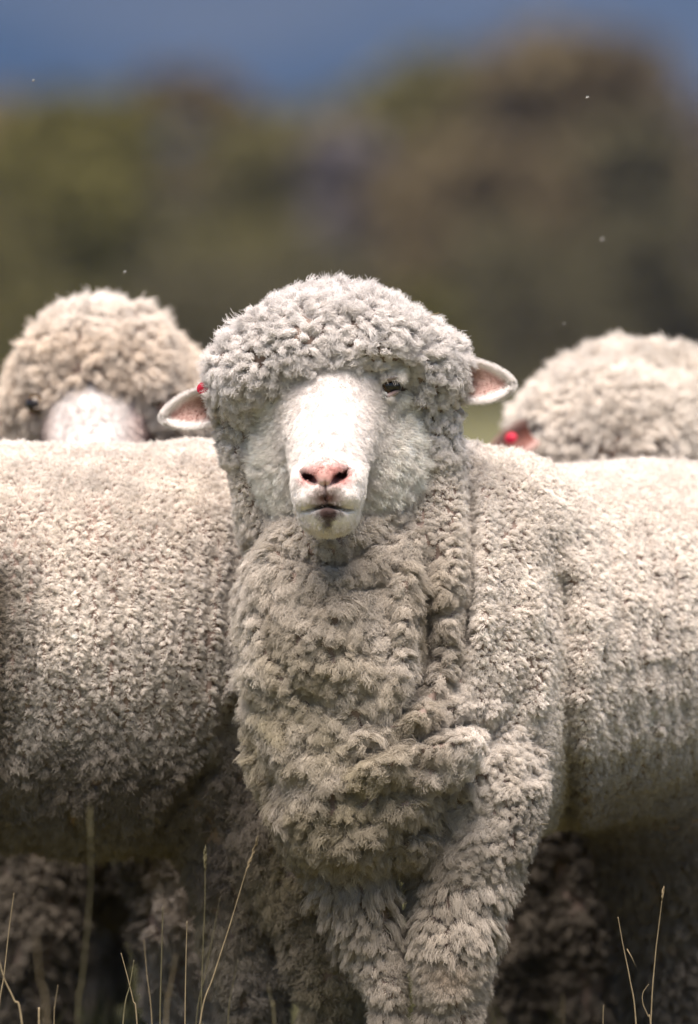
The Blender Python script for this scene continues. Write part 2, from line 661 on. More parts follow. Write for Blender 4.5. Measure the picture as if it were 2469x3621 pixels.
def hoof(parent, x, y):
    """two cloven toes"""
    V = []; F = []
    for s in (-1, 1):
        ox = s * 0.012
        prof = [(0.0, 0.040, 0.011), (0.018, 0.034, 0.010), (0.036, 0.024, 0.009), (0.045, 0.018, 0.007)]
        b = len(V)
        for z, ln, wd in prof:
            for j in range(10):
                a = 2 * math.pi * j / 10
                V.append((x + ox + wd * math.cos(a), y - 0.008 + ln * math.sin(a) - 0.15 * z, z))
        for i in range(3):
            for j in range(10):
                F.append((b + i * 10 + j, b + i * 10 + (j + 1) % 10, b + (i + 1) * 10 + (j + 1) % 10, b + (i + 1) * 10 + j))
        F.append([b + 30 + j for j in range(10)])
        F.append([b + 9 - j for j in range(10)])
    return mesh_obj("hoof", V, F, M_hoof, parent)


def ear_tag(parent, c, ax, r=0.008):
    """small button tag with a rim, pinned through the ear"""
    ax = np.array(ax, float); ax /= np.linalg.norm(ax)
    prof = [(-0.002, 0.0), (-0.002, 0.9), (-0.0012, 1.04), (0.0004, 1.06), (0.0014, 0.98), (0.0015, 0.5), (0.0030, 0.42), (0.0034, 0.0)]
    a = np.cross(ax, [0.1, 0.2, 1.0]); a /= np.linalg.norm(a); b = np.cross(ax, a)
    V = []; F = []; m = 18
    for h, q in prof:
        for j in range(m):
            g = 2 * math.pi * j / m
            V.append(np.array(c) + ax * h + r * max(q, .001) * (a * math.cos(g) + b * math.sin(g)))
    for i in range(len(prof) - 1):
        for j in range(m):
            F.append((i * m + j, i * m + (j + 1) % m, (i + 1) * m + (j + 1) % m, (i + 1) * m + j))
    return mesh_obj("ear_tag", V, F, M_tag, parent)


CREAM = np.array([0.80, 0.735, 0.665], np.float32)
GREY = np.array([0.72, 0.68, 0.65], np.float32)
BROWN = np.array([0.48, 0.41, 0.325], np.float32)
OLIVE = np.array([0.52, 0.45, 0.28], np.float32)
WHITE = np.array([0.80, 0.745, 0.71], np.float32)


SKIN = np.array([0.22, 0.16, 0.13], np.float32)


def seg_xy(path):
    return np.array(path, np.float32)


#@@SHEEP@@
# ------------------------------------------------------------------ the sheep in front
def front_sheep():
    root = thing("sheep", (0.06, 0.12, 0.0), "merino sheep standing in front and looking at the camera, curly topknot", "sheep", "flock of merino sheep")
    f = Field()
    # barrel, rump, shoulders
    f.cone(W(455, 660, .22), W(640, 640, .56), .209, .211, .05)
    f.ell(W(690, 640, .66), (.17, .19, .20), .06)
    f.ell(W(448, 650, .12), (R(108, .1), .16, R(190, .1)), .04)
    f.ell(W(505, 520, .20), (R(62, .2), .13, R(62, .2)), .07)
    # neck and chest
    f.cone(W(345, 430, .10), W(353, 590, .035), R(96), R(98), .05)
    f.ell(W(349, 660, .02), (R(98), .115, R(110)), .05)
    f.ell(W(352, 745, .0), (R(96), .115, R(90)), .05)
    f.ell(W(372, 820, -.035), (R(62), .085, R(36)), .04)
    f.ell(W(325, 590, -.035), (R(76), .066, R(72)), .03)
    f.ell(W(330, 655, -.052), (R(80), .080, R(76)), .03)
    f.cone(W(372, 782, -.105), W(464, 752, -.085), R(25), R(19), .008)
    f.cone(W(300, 745, -.065), W(345, 785, -.080), R(36), R(32), .03)
    f.ell(W(334, 815, -.070), (R(46), .055, R(38)), .016)
    f.cone(W(405, 808, -.125), W(450, 798, -.100), R(14), R(9), .012, cut=True)
    f.ell(W(443, 635, -.105), (R(22), .090, R(82)), .03, rot=(0, 8, 0), cut=True)
    f.ell(W(393, 862, -.10), (R(15), .085, R(12)), .012, cut=True)
    # forelegs
    f.cone(W(333, 815, -.02), W(388, 985, -.035), R(47), R(17), .03)
    f.cone(W(388, 985, -.035), W(391, 1140, -.01), R(17), R(13), .02)
    f.cone(W(480, 800, .02), W(452, 945, -.04), R(62), R(32), .04)
    f.cone(W(452, 945, -.04), W(449, 985, -.045), R(32), R(28), .03)
    f.cone(W(449, 985, -.045), W(449, 1140, -.02), R(28), R(17), .02)
    # hind legs
    f.cone(W(665, 760, .52), W(668, 935, .60), .115, .052, .05)
    f.cone(W(668, 935, .60), W(660, 1080, .62), .052, .026, .03)
    f.cone(W(790, 760, .62), W(790, 920, .80), .10, .045, .05)
    f.cone(W(790, 920, .80), W(780, 1060, .80), .045, .025, .03)
    # head: skull and wool cap
    f.ell(W(336, 395, .055), (R(100), .095, R(78)), .03)
    f.ell(W(337, 355, .03), (R(82), .095, R(63)), .03)
    f.ell(W(334, 338, -.030), (R(84), .050, R(36)), .04)
    f.ell(W(258, 368, -.030), (R(34), .042, R(28)), .035)
    f.ell(W(300, 346, -.052), (R(30), .036, R(26)), .03)
    f.ell(W(372, 342, -.050), (R(34), .036, R(26)), .03)
    f.ell(W(244, 376, .0), (R(26), .05, R(32)), .03)
    f.ell(W(425, 364, .0), (R(27), .05, R(32)), .03)
    f.ell(W(447, 350, .02), (R(13), .03, R(10)), .01)
    f.cone(W(244, 400, .015), W(262, 510, .03), R(28), R(24), .03)
    f.cone(W(428, 390, .015), W(432, 505, .03), R(28), R(25), .03)
    # folds of the neck skin
    f.carve([(268, 540), (290, 556), (318, 566), (345, 564), (372, 548), (400, 530), (420, 505)], .028, 7, .12, bulge=.05)
    f.carve([(470, 470), (471, 540), (470, 600), (462, 670)], .034, 8, .2, bulge=.3)
    f.carve([(425, 560), (424, 590), (424, 640), (418, 680), (402, 708), (372, 728)], .046, 9, .2, bulge=.45)
    f.carve([(330, 596), (360, 590), (385, 580), (410, 566)], .014, 6, .2, bulge=.3)
    f.carve([(262, 600), (275, 650), (300, 690), (335, 712)], .010, 7, .2, bulge=.2)
    f.carve([(480, 720), (450, 728), (410, 735), (375, 752), (340, 772)], .042, 8, .2, bulge=.5)
    f.carve([(350, 790), (385, 785), (420, 790), (450, 800)], .020, 8, .2, bulge=.4)
    f.carve([(250, 720), (270, 770), (300, 800)], .010, 7, .2, bulge=.2)
    f.carve([(440, 640), (425, 690), (400, 730)], .014, 6, .2, bulge=.3)
    f.carve([(520, 700), (490, 735), (478, 770)], .012, 6, .2, bulge=.2)
    f.carve([(385, 845), (400, 832), (420, 822), (450, 812)], .036, 9, .2, bulge=.2)
    f.carve([(392, 862), (402, 880), (406, 930), (410, 985), (412, 1060)], .03, 5, .2)
    f.carve([(552, 545), (560, 590), (566, 640), (564, 700), (568, 760), (566, 800), (556, 850)], .024, 12, .4, bulge=.3)

    def disp(Q, u, v):
        g = np.clip((u - 575) / 40, 0, 1) * np.clip((v - 500) / 60, 0, 1) * np.clip((820 - v) / 80, 0, 1)
        ridge = np.sin((u - 0.10 * (v - 500)) / 19 * 6.28 + 2.2 * fbm(Q, 6, 3, 2))
        lump = fbm(Q, 14, 1, 2)
        low = np.clip((500 - v) / -120, 0, 1)
        ch = np.clip((490 - u) / 60, 0, 1) * np.clip((v - 520) / 60, 0, 1) * np.clip((900 - v) / 60, 0, 1)
        bil = np.abs(fbm(Q * np.array([1, 1, 1.15], np.float32), 8, 21, 2))
        return -0.0030 * g * ridge + 0.0045 * lump * (0.35 + 0.65 * low) + .006 * ch * (.35 - np.minimum(bil, .7))
    f.disp = disp

    # face, finer
    h = Field()
    h.ell(W(333, 392, .0), (R(62), .085, R(60)), .03)
    h.cone(W(333, 396, -.030), W(329, 462, -.110), R(57), R(37), .02)
    h.ell(W(329, 486, -.135), (R(34.5), .052, R(24)), .02)
    h.ell(W(325.5, 474, -.158), (R(19), .030, R(15)), .014)
    h.ell(W(309, 497, -.150), (R(15.5), .036, R(13.5)), .012)
    h.ell(W(345.5, 496, -.150), (R(17), .036, R(13.5)), .012)
    h.ell(W(328.5, 515, -.136), (R(30), .046, R(20)), .016)
    h.ell(W(328, 513, -.168), (R(12.5), .014, R(6)), .008)
    h.ell(W(301.5, 480, -.150), (R(9), .025, R(11)), .010)
    h.ell(W(354.5, 478, -.150), (R(9), .025, R(12)), .010)
    # cheeks
    h.ell(W(338, 452, -.005), (R(82), .072, R(80)), .02)
    # brow ridge / eye sockets
    h.ell(W(384, 388, -.040), (R(16), .022, R(18)), .012)
    h.ell(W(281, 398, -.035), (R(15), .022, R(16)), .012)
    h.ell(W(393.5, 385.5, -.062), (R(8), .014, R(7)), .005, cut=True)
    h.ell(W(391, 378, -.066), (R(12), .012, R(3.6)), .004, rot=(0, -14, 0))
    h.ell(W(391, 394.5, -.064), (R(10), .011, R(2.6)), .004, rot=(0, -24, 0))
    # nostrils: slanted commas
    h.ell(W(308, 477, -.178), (R(11), .032, R(4.6)), .004, rot=(0, 37, 0), cut=True)
    h.ell(W(341.5, 475.5, -.178), (R(12.5), .032, R(5.0)), .004, rot=(0, -40, 0), cut=True)
    h.carve([(325, 480), (325.3, 492), (326, 506)], .0045, 1.3, -.10)
    h.carve([(298, 512), (308, 510.5), (318, 508), (327, 505.8), (337, 508), (347, 510.3), (357, 509)], .0075, 1.5, -.08)
    h.carve([(317, 484), (325, 487), (333, 484)], .003, 2.0, -.10)
    hp, hq = h.surface(W(235, 560, .12)[0:1].tolist() + [-.23] + [W(0, 560)[2]], [W(445, 300)[0], .12, W(0, 300)[2]], .0018)
    bp, bq = f.surface([-.24, -.22, .035], [.72, .98, 1.01], .006)

    def body_col(P):
        c = np.tile(SKIN, (len(P), 1)).astype(np.float32)
        return c

    sc = S * (D0 + hp[:, 1]) / D0
    u = hp[:, 0] / sc + 349; v = HROW - (hp[:, 2] - CAMZ) / sc
    face_c = np.tile(WHITE, (len(hp), 1))
    def blob(cx, cy, rx, ry, c, s=1.0, soft=1.0):
        d = np.sqrt(((u - cx) / rx) ** 2 + ((v - cy) / ry) ** 2)
        wt = np.clip((1.4 - d) / soft, 0, 1) * s * (hp[:, 1] < -.09)
        face_c[:] = face_c * (1 - wt[:, None]) + np.array(c) * wt[:, None]
    PINK = (0.52, 0.24, 0.20)
    blob(326, 473, 21, 14, PINK, .85)
    blob(307, 478, 10, 9, (0.46, 0.17, 0.15), .85)
    blob(342, 477, 12, 10, (0.46, 0.17, 0.15), .85)
    blob(307.5, 477, 6, 3.6, (0.05, 0.015, 0.015), .9, .7)
    blob(341.5, 475, 7, 4, (0.04, 0.012, 0.015), .9, .7)
    blob(326, 498, 17, 10, (0.15, 0.065, 0.045), .95, 1.1)
    blob(327, 506, 19, 2.8, (0.06, 0.03, 0.025), .8)
    blob(328, 513, 13, 7, (0.035, 0.013, 0.010), .97, .8)
    blob(328, 523, 5, 6, (0.05, 0.03, 0.022), .85)
    blob(325.3, 492, .9, 13, (0.30, 0.10, 0.10), .8, .6)
    wt = np.clip((1.4 - np.sqrt(((u - 388) / 11) ** 2 + ((v - 393) / 9) ** 2)), 0, 1) * (hp[:, 0] > 0.02)
    face_c = face_c * (1 - wt[:, None] * .75) + np.array((0.42, 0.27, 0.26)) * wt[:, None] * .75
    wt = np.clip((1.3 - np.sqrt(((u - 385) / 3.2) ** 2 + ((v - 398) / 3) ** 2)) / .5, 0, 1) * (hp[:, 0] > 0.02)
    face_c = face_c * (1 - wt[:, None]) + np.array((0.05, 0.035, 0.035)) * wt[:, None]
    wt = np.clip((1.3 - np.sqrt(((u - 393.5) / 9) ** 2 + ((v - 385) / 9.5) ** 2)) / .5, 0, 1) * (hp[:, 0] > 0.02)
    face_c = face_c * (1 - wt[:, None] * .8) + np.array((0.10, 0.06, 0.05)) * wt[:, None] * .8

    earR = ear_mesh(W(450, 381, .015), W(508, 382, -.012), R(20), R(19), .013)
    earL = ear_mesh(W(222, 403, .015), W(167, 415, -.012), R(17.5), R(17), .013)
    build_body("body", [(bp, bq, body_col(bp)), (hp, hq, face_c.astype(np.float32)), (earR[0], earR[1], earR[2]), (earL[0], earL[1], earL[2])], root)
    eye(root, W(390, 386, -.058), .0125, (0.55, -0.82, -0.05))
    eye(root, W(277, 398, -.045), .0125, (-0.72, -0.68, 0.0))
    ear_tag(root, W(203, 388, -.019), (-0.5, -1, .5), .0072)

    # ---- wool of the body
    def params(P, N):
        p = defaults(P, L=.0088, sp=.0041, n=18, w=.00029, fray=.07, bend=.16, dome=.30, fill=.78, col=CREAM)
        sc = S * (D0 + P[:, 1]) / D0
        u = P[:, 0] / sc + 349; v = HROW - (P[:, 2] - CAMZ) / sc
        front = np.clip((0.30 - P[:, 1]) / .1, 0, 1)
        # neck and chest: longer, hanging
        wn = np.clip((480 - u) / 40, 0, 1) * np.clip((v - 500) / 60, 0, 1)
        mixp(p, dict(L=.019, sp=.0072, n=56, w=.00026, curl=.0021, grav=1.0, conv=.45, bend=.42, fray=.14, dome=.3, freq=2.8), wn)
        wc = np.clip((v - 700) / 60, 0, 1) * np.clip((545 - u) / 50, 0, 1)
        mixp(p, dict(L=.022, sp=.0080, n=66, w=.00026, curl=.0026, grav=1.2, conv=.5, bend=.5, freq=3.2), wc * .8)
        # upper forelegs: separate long hanging locks
        wl = np.clip((v - 868) / 25, 0, 1) * front
        mixp(p, dict(L=.022, sp=.0090, n=64, w=.00030, curl=.0012, grav=1.6, conv=.75, bend=.36, fray=.12), wl)
        wk = np.clip((v - 955) / 20, 0, 1) * front
        mixp(p, dict(L=.012, sp=.0050, n=32, w=.00024, curl=.0005, grav=.8, conv=.3, bend=.3, fray=.25), wk)
        # hind leg ruffles
        wh = np.clip((v - 850) / 40, 0, 1) * (1 - front)
        mixp(p, dict(L=.022, sp=.0105, n=34, curl=.0022, grav=.8, conv=.6, bend=.35), wh)
        ck = np.exp(-(fbm(P * np.array([1, 1, .38], np.float32), 17, 71, 3) / .07) ** 2)
        p['L'] = p['L'] * (1 - .5 * ck)
        cv = fbm(P, 16, 61, 2)
        p['conv'] = np.clip(p['conv'] + .35 * cv * wn, .05, .9)
        p['L'] = p['L'] * (1 + .25 * wn * fbm(P, 8, 67, 2))
        # cap on the head
        wt = np.clip((470 - v) / 30, 0, 1) * np.clip((490 - u) / 14, 0, 1) * (P[:, 1] < .16)
        mixp(p, dict(L=.019, sp=.0080, n=76, w=.00028, curl=.0020, grav=.25, conv=.6, bend=.42, fray=.13, dome=.35, freq=2.8, fill=.66), wt)
        ws = wt * np.clip((v - 385) / 25, 0, 1)
        mixp(p, dict(L=.014, sp=.0078, n=56, grav=.45), ws)
        nose = 0.5 + 0.5 * fbm(P, 9, 4, 2)
        nz = (0.5 + 0.5 * fbm(P, 30, 8, 2))[:, None]
        c = CREAM * (0.98 + 0.10 * nose[:, None])
        head = wt[:, None]
        c = c * (1 - head) + (GREY * 1.08) * head
        chest_brown = np.clip(wn * (0.50 + 0.5 * nose) * np.clip((u - 228) / 42, .15, 1), 0, 1)[:, None]  # neck and chest browner, paler towards the left edge
        c = c * (1 - chest_brown) + BROWN * .84 * chest_brown
        ol = (np.clip((v - 600) / 200, 0, 1) * np.clip((430 - u) / 80, 0, 1) * np.clip(nose * 1.6 - .25, 0, 1) * (v < 880))[:, None]
        c = c * (1 - .9 * ol) + OLIVE * .82 * .9 * ol
        low = np.clip((v - 720) / 120, 0, 1)[:, None]  # lower wool browner: some dirt, plus shade painted into the colour
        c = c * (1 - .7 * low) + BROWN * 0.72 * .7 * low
        aft = (np.clip((v - 730) / 130, 0, 1) * np.clip((u - 560) / 20, 0, 1))[:, None]  # lower barrel behind the shoulder darkened in colour, standing in for shade
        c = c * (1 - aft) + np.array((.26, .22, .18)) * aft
        lg = (np.clip((v - 900) / 60, 0, 1) * (u < 540) * .75)[:, None]
        c = c * (1 - lg) + np.array((.56, .49, .41)) * lg
        kn = (np.clip(1.3 - np.sqrt(((u - 449) / 22) ** 2 + ((v - 975) / 20) ** 2), 0, 1))[:, None]
        c = c * (1 - .35 * kn) + np.array((.30, .19, .10)) * .35 * kn
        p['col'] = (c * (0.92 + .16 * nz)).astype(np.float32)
        # bare where the face shows
        fr = np.interp(u, [211, 282, 308, 330, 352, 380, 400, 423], [398, 392, 375, 368, 367, 374, 366, 352])
        bare = (P[:, 1] < .02) & (h.base(P) < .003) & (v > fr) & (v < 560)
        ne = np.hypot((u - 393) / 30, (v - 378) / 24) < 1
        p['L'] = np.where(ne & (P[:, 1] < .03), p['L'] * .55, p['L'])
        bare |= (np.hypot((u - 394) / 13, (v - 390) / 10) < 1) & (P[:, 1] < .03)
        p['L'] = np.where(bare, 0.0, p['L'])
        return p
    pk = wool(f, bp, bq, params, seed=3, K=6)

    # ---- face: cheeks fleecy, blaze and muzzle short
    def fparams(P, N):
        p = defaults(P, L=.0095, sp=.0046, n=32, curl=.0005, grav=.25, conv=.05, bend=.14, w=.00020, fray=.18, dome=.05, freq=1.6, fill=.85)
        sc = S * (D0 + P[:, 1]) / D0
        u = P[:, 0] / sc + 349; v = HROW - (P[:, 2] - CAMZ) / sc
        cx = 332 - (v - 400) * .04
        hw = np.interp(v, [360, 400, 430, 450, 470, 500, 530], [58, 60, 57, 52, 42, 38, 30])
        du = np.abs(u - cx) / hw
        forw = np.clip((-.040 - P[:, 1]) / .02, 0, 1)
        per = np.clip((np.hypot((u - 336) / 84, (v - 450) / 84) - .55) / .35, 0, 1)
        mixp(p, dict(L=.016, sp=.0066, n=54, curl=.0012, bend=.30, conv=.3), per)
        short = np.clip((1.4 - du) / .85, 0, 1) * forw * (v < 540)
        mixp(p, dict(L=.0046, sp=.0036, n=26, curl=.0001, grav=.9, conv=.0, bend=.12, w=.00015, fray=.22, fill=.9), short)
        muzz = np.clip((v - 466) / 8, 0, 1) * (P[:, 1] < -.10)
        mixp(p, dict(L=.0036, sp=.0028, n=24, w=.00015, curl=0.0, grav=.7), muzz)
        chin = np.clip((v - 520) / 8, 0, 1) * (P[:, 1] < -.10)
        mixp(p, dict(L=.006, sp=.0036, n=12, w=.00016, curl=0.0002, grav=.8), chin)
        outd = np.stack([(u - 332) / 90, np.full(len(P), .0), -(v - 440) / 120], 1)
        p['comb'] = (outd * .55 * (1 - muzz[:, None])).astype(np.float32)
        c = np.tile(np.array((0.94, 0.89, 0.82), np.float32), (len(P), 1))
        s_ = short[:, None]
        c = c * (1 - s_) + WHITE * s_
        yel = (np.clip((v - 505) / 30, 0, 1) * (0.5 + .5 * fbm(P, 20, 3, 1)))[:, None]
        c = c * (1 - .12 * yel) + np.array((.60, .46, .34)) * .12 * yel
        def bl(cx, cy, rx, ry, cc, s=1.0, soft=1.0):
            d = np.sqrt(((u - cx) / rx) ** 2 + ((v - cy) / ry) ** 2)
            wt = (np.clip((1.4 - d) / soft, 0, 1) * s * (P[:, 1] < -.09))[:, None]
            return c * (1 - wt) + np.array(cc) * wt
        c = bl(326, 473, 21, 14, (0.56, 0.27, 0.235), .85)
        c = bl(307, 477, 9, 8, (0.50, 0.20, 0.17), .8)
        c = bl(342, 476, 11, 9, (0.50, 0.20, 0.17), .8)
        c = bl(326, 498, 17, 10, (0.16, 0.07, 0.05), .95, 1.1)
        c = bl(328, 514, 13, 8, (0.035, 0.014, 0.010), .97, .8)
        c = bl(328, 524, 5, 6, (0.05, 0.03, 0.022), .85)
        p['col'] = c.astype(np.float32)
        dn = np.minimum(np.hypot((u - 307.5) / 8, (v - 476.5) / 5), np.hypot((u - 341.5) / 9, (v - 475) / 5.5))
        lip = (np.abs(v - 508) < 3.0) & (np.abs(u - 328) < 26) & (P[:, 1] < -.1)
        pad = (np.hypot((u - 325.5) / 11, (v - 478) / 8) < 1)
        de = np.minimum(np.hypot((u - 392) / 11.5, (v - 387) / 10.5), np.hypot((u - 277) / 8, (v - 398) / 7))
        kill = (((dn < 1.0) | lip | pad) & (P[:, 1] < -.1)) | ((de < 1) & (P[:, 1] < -.02))
        inside = f.base(P) < -.006
        p['L'] = np.where(kill | inside, 0.0, p['L'])
        return p
    fp = wool(h, hp, hq, fparams, seed=5, K=6, hidden_keep=.2)
    rw = np.random.default_rng(4)
    wh = []
    for i in range(46):
        sg = rw.choice([-1, 1])
        a0 = W(328 + sg * rw.uniform(14, 33), rw.uniform(500, 530), -.150) if i < 30 else W(391 + rw.uniform(-9, 9), 379, -.074)
        dr = np.array([sg * rw.uniform(.2, 1), -rw.uniform(.4, 1), -rw.uniform(.3, 1.2)]) if i < 30 else np.array([rw.uniform(-.1, .6), -1, -rw.uniform(.2, 1.0)])
        dr /= np.linalg.norm(dr)
        Lw = rw.uniform(.010, .024) if i < 30 else rw.uniform(.006, .010)
        tt = np.linspace(0, 1, 6)[:, None]
        wh.append(a0 + dr * Lw * tt + np.array([0, 0, -.25]) * Lw * tt ** 2)
    wh = np.array(wh, np.float32)
    wk_ = (wh, np.tile(np.linspace(.00013, .00004, 6), (46, 1)).astype(np.float32), np.tile(np.array((.75, .70, .62)), (46, 1)))
    grow(root, "fleece", [pk, fp, wk_, ear_fur(earR, 1), ear_fur(earL, 2)], 6)
    for q in (W(390, 1160, .02), W(447, 1160, .01), W(660, 1090, .62), W(780, 1070, .80)):
        hoof(root, q[0], q[1])
    return root


# ------------------------------------------------------------------ the sheep seen from the side on the left
def side_sheep():
    root = thing("sheep", (-.25, .3, 0.0), "merino sheep seen side-on at the left edge with its head out of the picture", "sheep", "flock of merino sheep")
    f = Field()
    f.cone(W(-160, 636, .32), W(110, 643, .32), .226, .229, .05)
    f.ell(W(205, 610, .33), (R(85), .17, R(162, .3)), .06)
    f.ell(W(90, 740, .30), (R(120), .15, R(98)), .05)
    f.ell(W(240, 760, .33), (R(62), .12, R(130)), .06)
    f.cone(W(262, 850, .30), W(250, 960, .30), .085, .040, .04)
    f.cone(W(250, 960, .30), W(252, 1110, .32), .040, .024, .03)
    f.cone(W(310, 830, .22), W(336, 960, .20), .080, .042, .04)
    f.cone(W(336, 960, .20), W(336, 1110, .22), .042, .024, .03)
    # neck and head beyond the frame, forelegs
    f.cone(W(-200, 580, .32), W(-330, 420, .30), .15, .085, .08)
    f.ell(W(-352, 400, .29), (.10, .085, .09), .04)
    f.cone(W(-365, 410, .29), W(-440, 470, .27), .06, .035, .03)
    for x, y in ((-190, .22), (-150, .44)):
        f.cone(W(x, 800, y), W(x, 950, y), .07, .035, .05)
        f.cone(W(x, 950, y), W(x, 1110, y), .035, .02, .03)
    f.carve([(215, 760), (200, 776), (178, 800), (150, 824)], .030, 8, .4, bulge=.25)
    f.carve([(233, 760), (222, 735), (232, 700)], .015, 9, .4)
    f.carve([(300, 955), (330, 965), (362, 975)], .010, 3.5, .4)
    f.carve([(300, 975), (330, 990), (360, 995)], .010, 3.5, .4)
    f.carve([(302, 1000), (330, 1010), (362, 1015)], .010, 3.5, .4)

    def disp(Q, u, v):
        g = np.clip((v - 520) / 60, 0, 1) * np.clip((800 - v) / 120, 0, 1)
        ridge = np.sin((u + 0.06 * (v - 500)) / 17 * 6.28 + 2.4 * fbm(Q, 5, 7, 2))
        return -0.0065 * g * ridge + 0.0045 * fbm(Q, 13, 2, 2) * (.4 + .6 * np.clip((v - 600) / 100, 0, 1))
    f.disp = disp
    bp, bq = f.surface([-1.05, .03, .035], [.22, .62, 1.0], .0065)

    def params(P, N):
        p = defaults(P, L=.0088, sp=.0043, n=15, w=.00033, dome=.30, fill=.78, col=CREAM, bend=.16, fray=.07)
        sc = S * (D0 + P[:, 1]) / D0
        u = P[:, 0] / sc + 349; v = HROW - (P[:, 2] - CAMZ) / sc
        wb = np.clip((v - 720) / 90, 0, 1)
        mixp(p, dict(L=.021, sp=.0105, n=34, curl=.0022, grav=.7, conv=.55, bend=.42, fray=.2), wb)
        ck = np.exp(-(fbm(P * np.array([1, 1, .32], np.float32), 17, 71, 3) / .07) ** 2)
        p['L'] = p['L'] * (1 - .5 * ck)
        nz = 0.5 + 0.5 * fbm(P, 6, 3, 2)
        c = CREAM * (1.0 + .08 * nz[:, None])
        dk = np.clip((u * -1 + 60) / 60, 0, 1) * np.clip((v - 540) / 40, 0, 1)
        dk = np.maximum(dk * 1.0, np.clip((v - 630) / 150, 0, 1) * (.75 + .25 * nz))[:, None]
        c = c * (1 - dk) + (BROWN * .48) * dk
        lo = (np.clip((v - 730) / 120, 0, 1) * (.8 + .2 * nz) * (1 - .75 * np.clip((v - 900) / 70, 0, 1) * (u > 120)))[:, None]  # belly and legs: dirty wool with the shade below painted in
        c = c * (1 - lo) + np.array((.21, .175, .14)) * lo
        ol = (np.clip((v - 800) / 60, 0, 1) * nz)[:, None]
        c = c * (1 - .5 * ol) + OLIVE * .85 * .5 * ol
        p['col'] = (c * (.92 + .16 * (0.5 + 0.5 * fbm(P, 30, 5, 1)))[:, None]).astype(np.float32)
        out = u < -90
        p['sp'] = np.where(out, .013, p['sp']); p['w'] = np.where(out, .0008, p['w'])
        return p
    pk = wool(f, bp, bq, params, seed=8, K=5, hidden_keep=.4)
    build_body("body", [(bp, bq, np.tile(SKIN, (len(bp), 1)).astype(np.float32))], root)
    grow(root, "fleece", [pk], 5)
    for q in (W(252, 1125, .32), W(336, 1130, .22), W(-190, 1125, .22), W(-150, 1105, .44)):
        hoof(root, q[0], q[1])
    return root


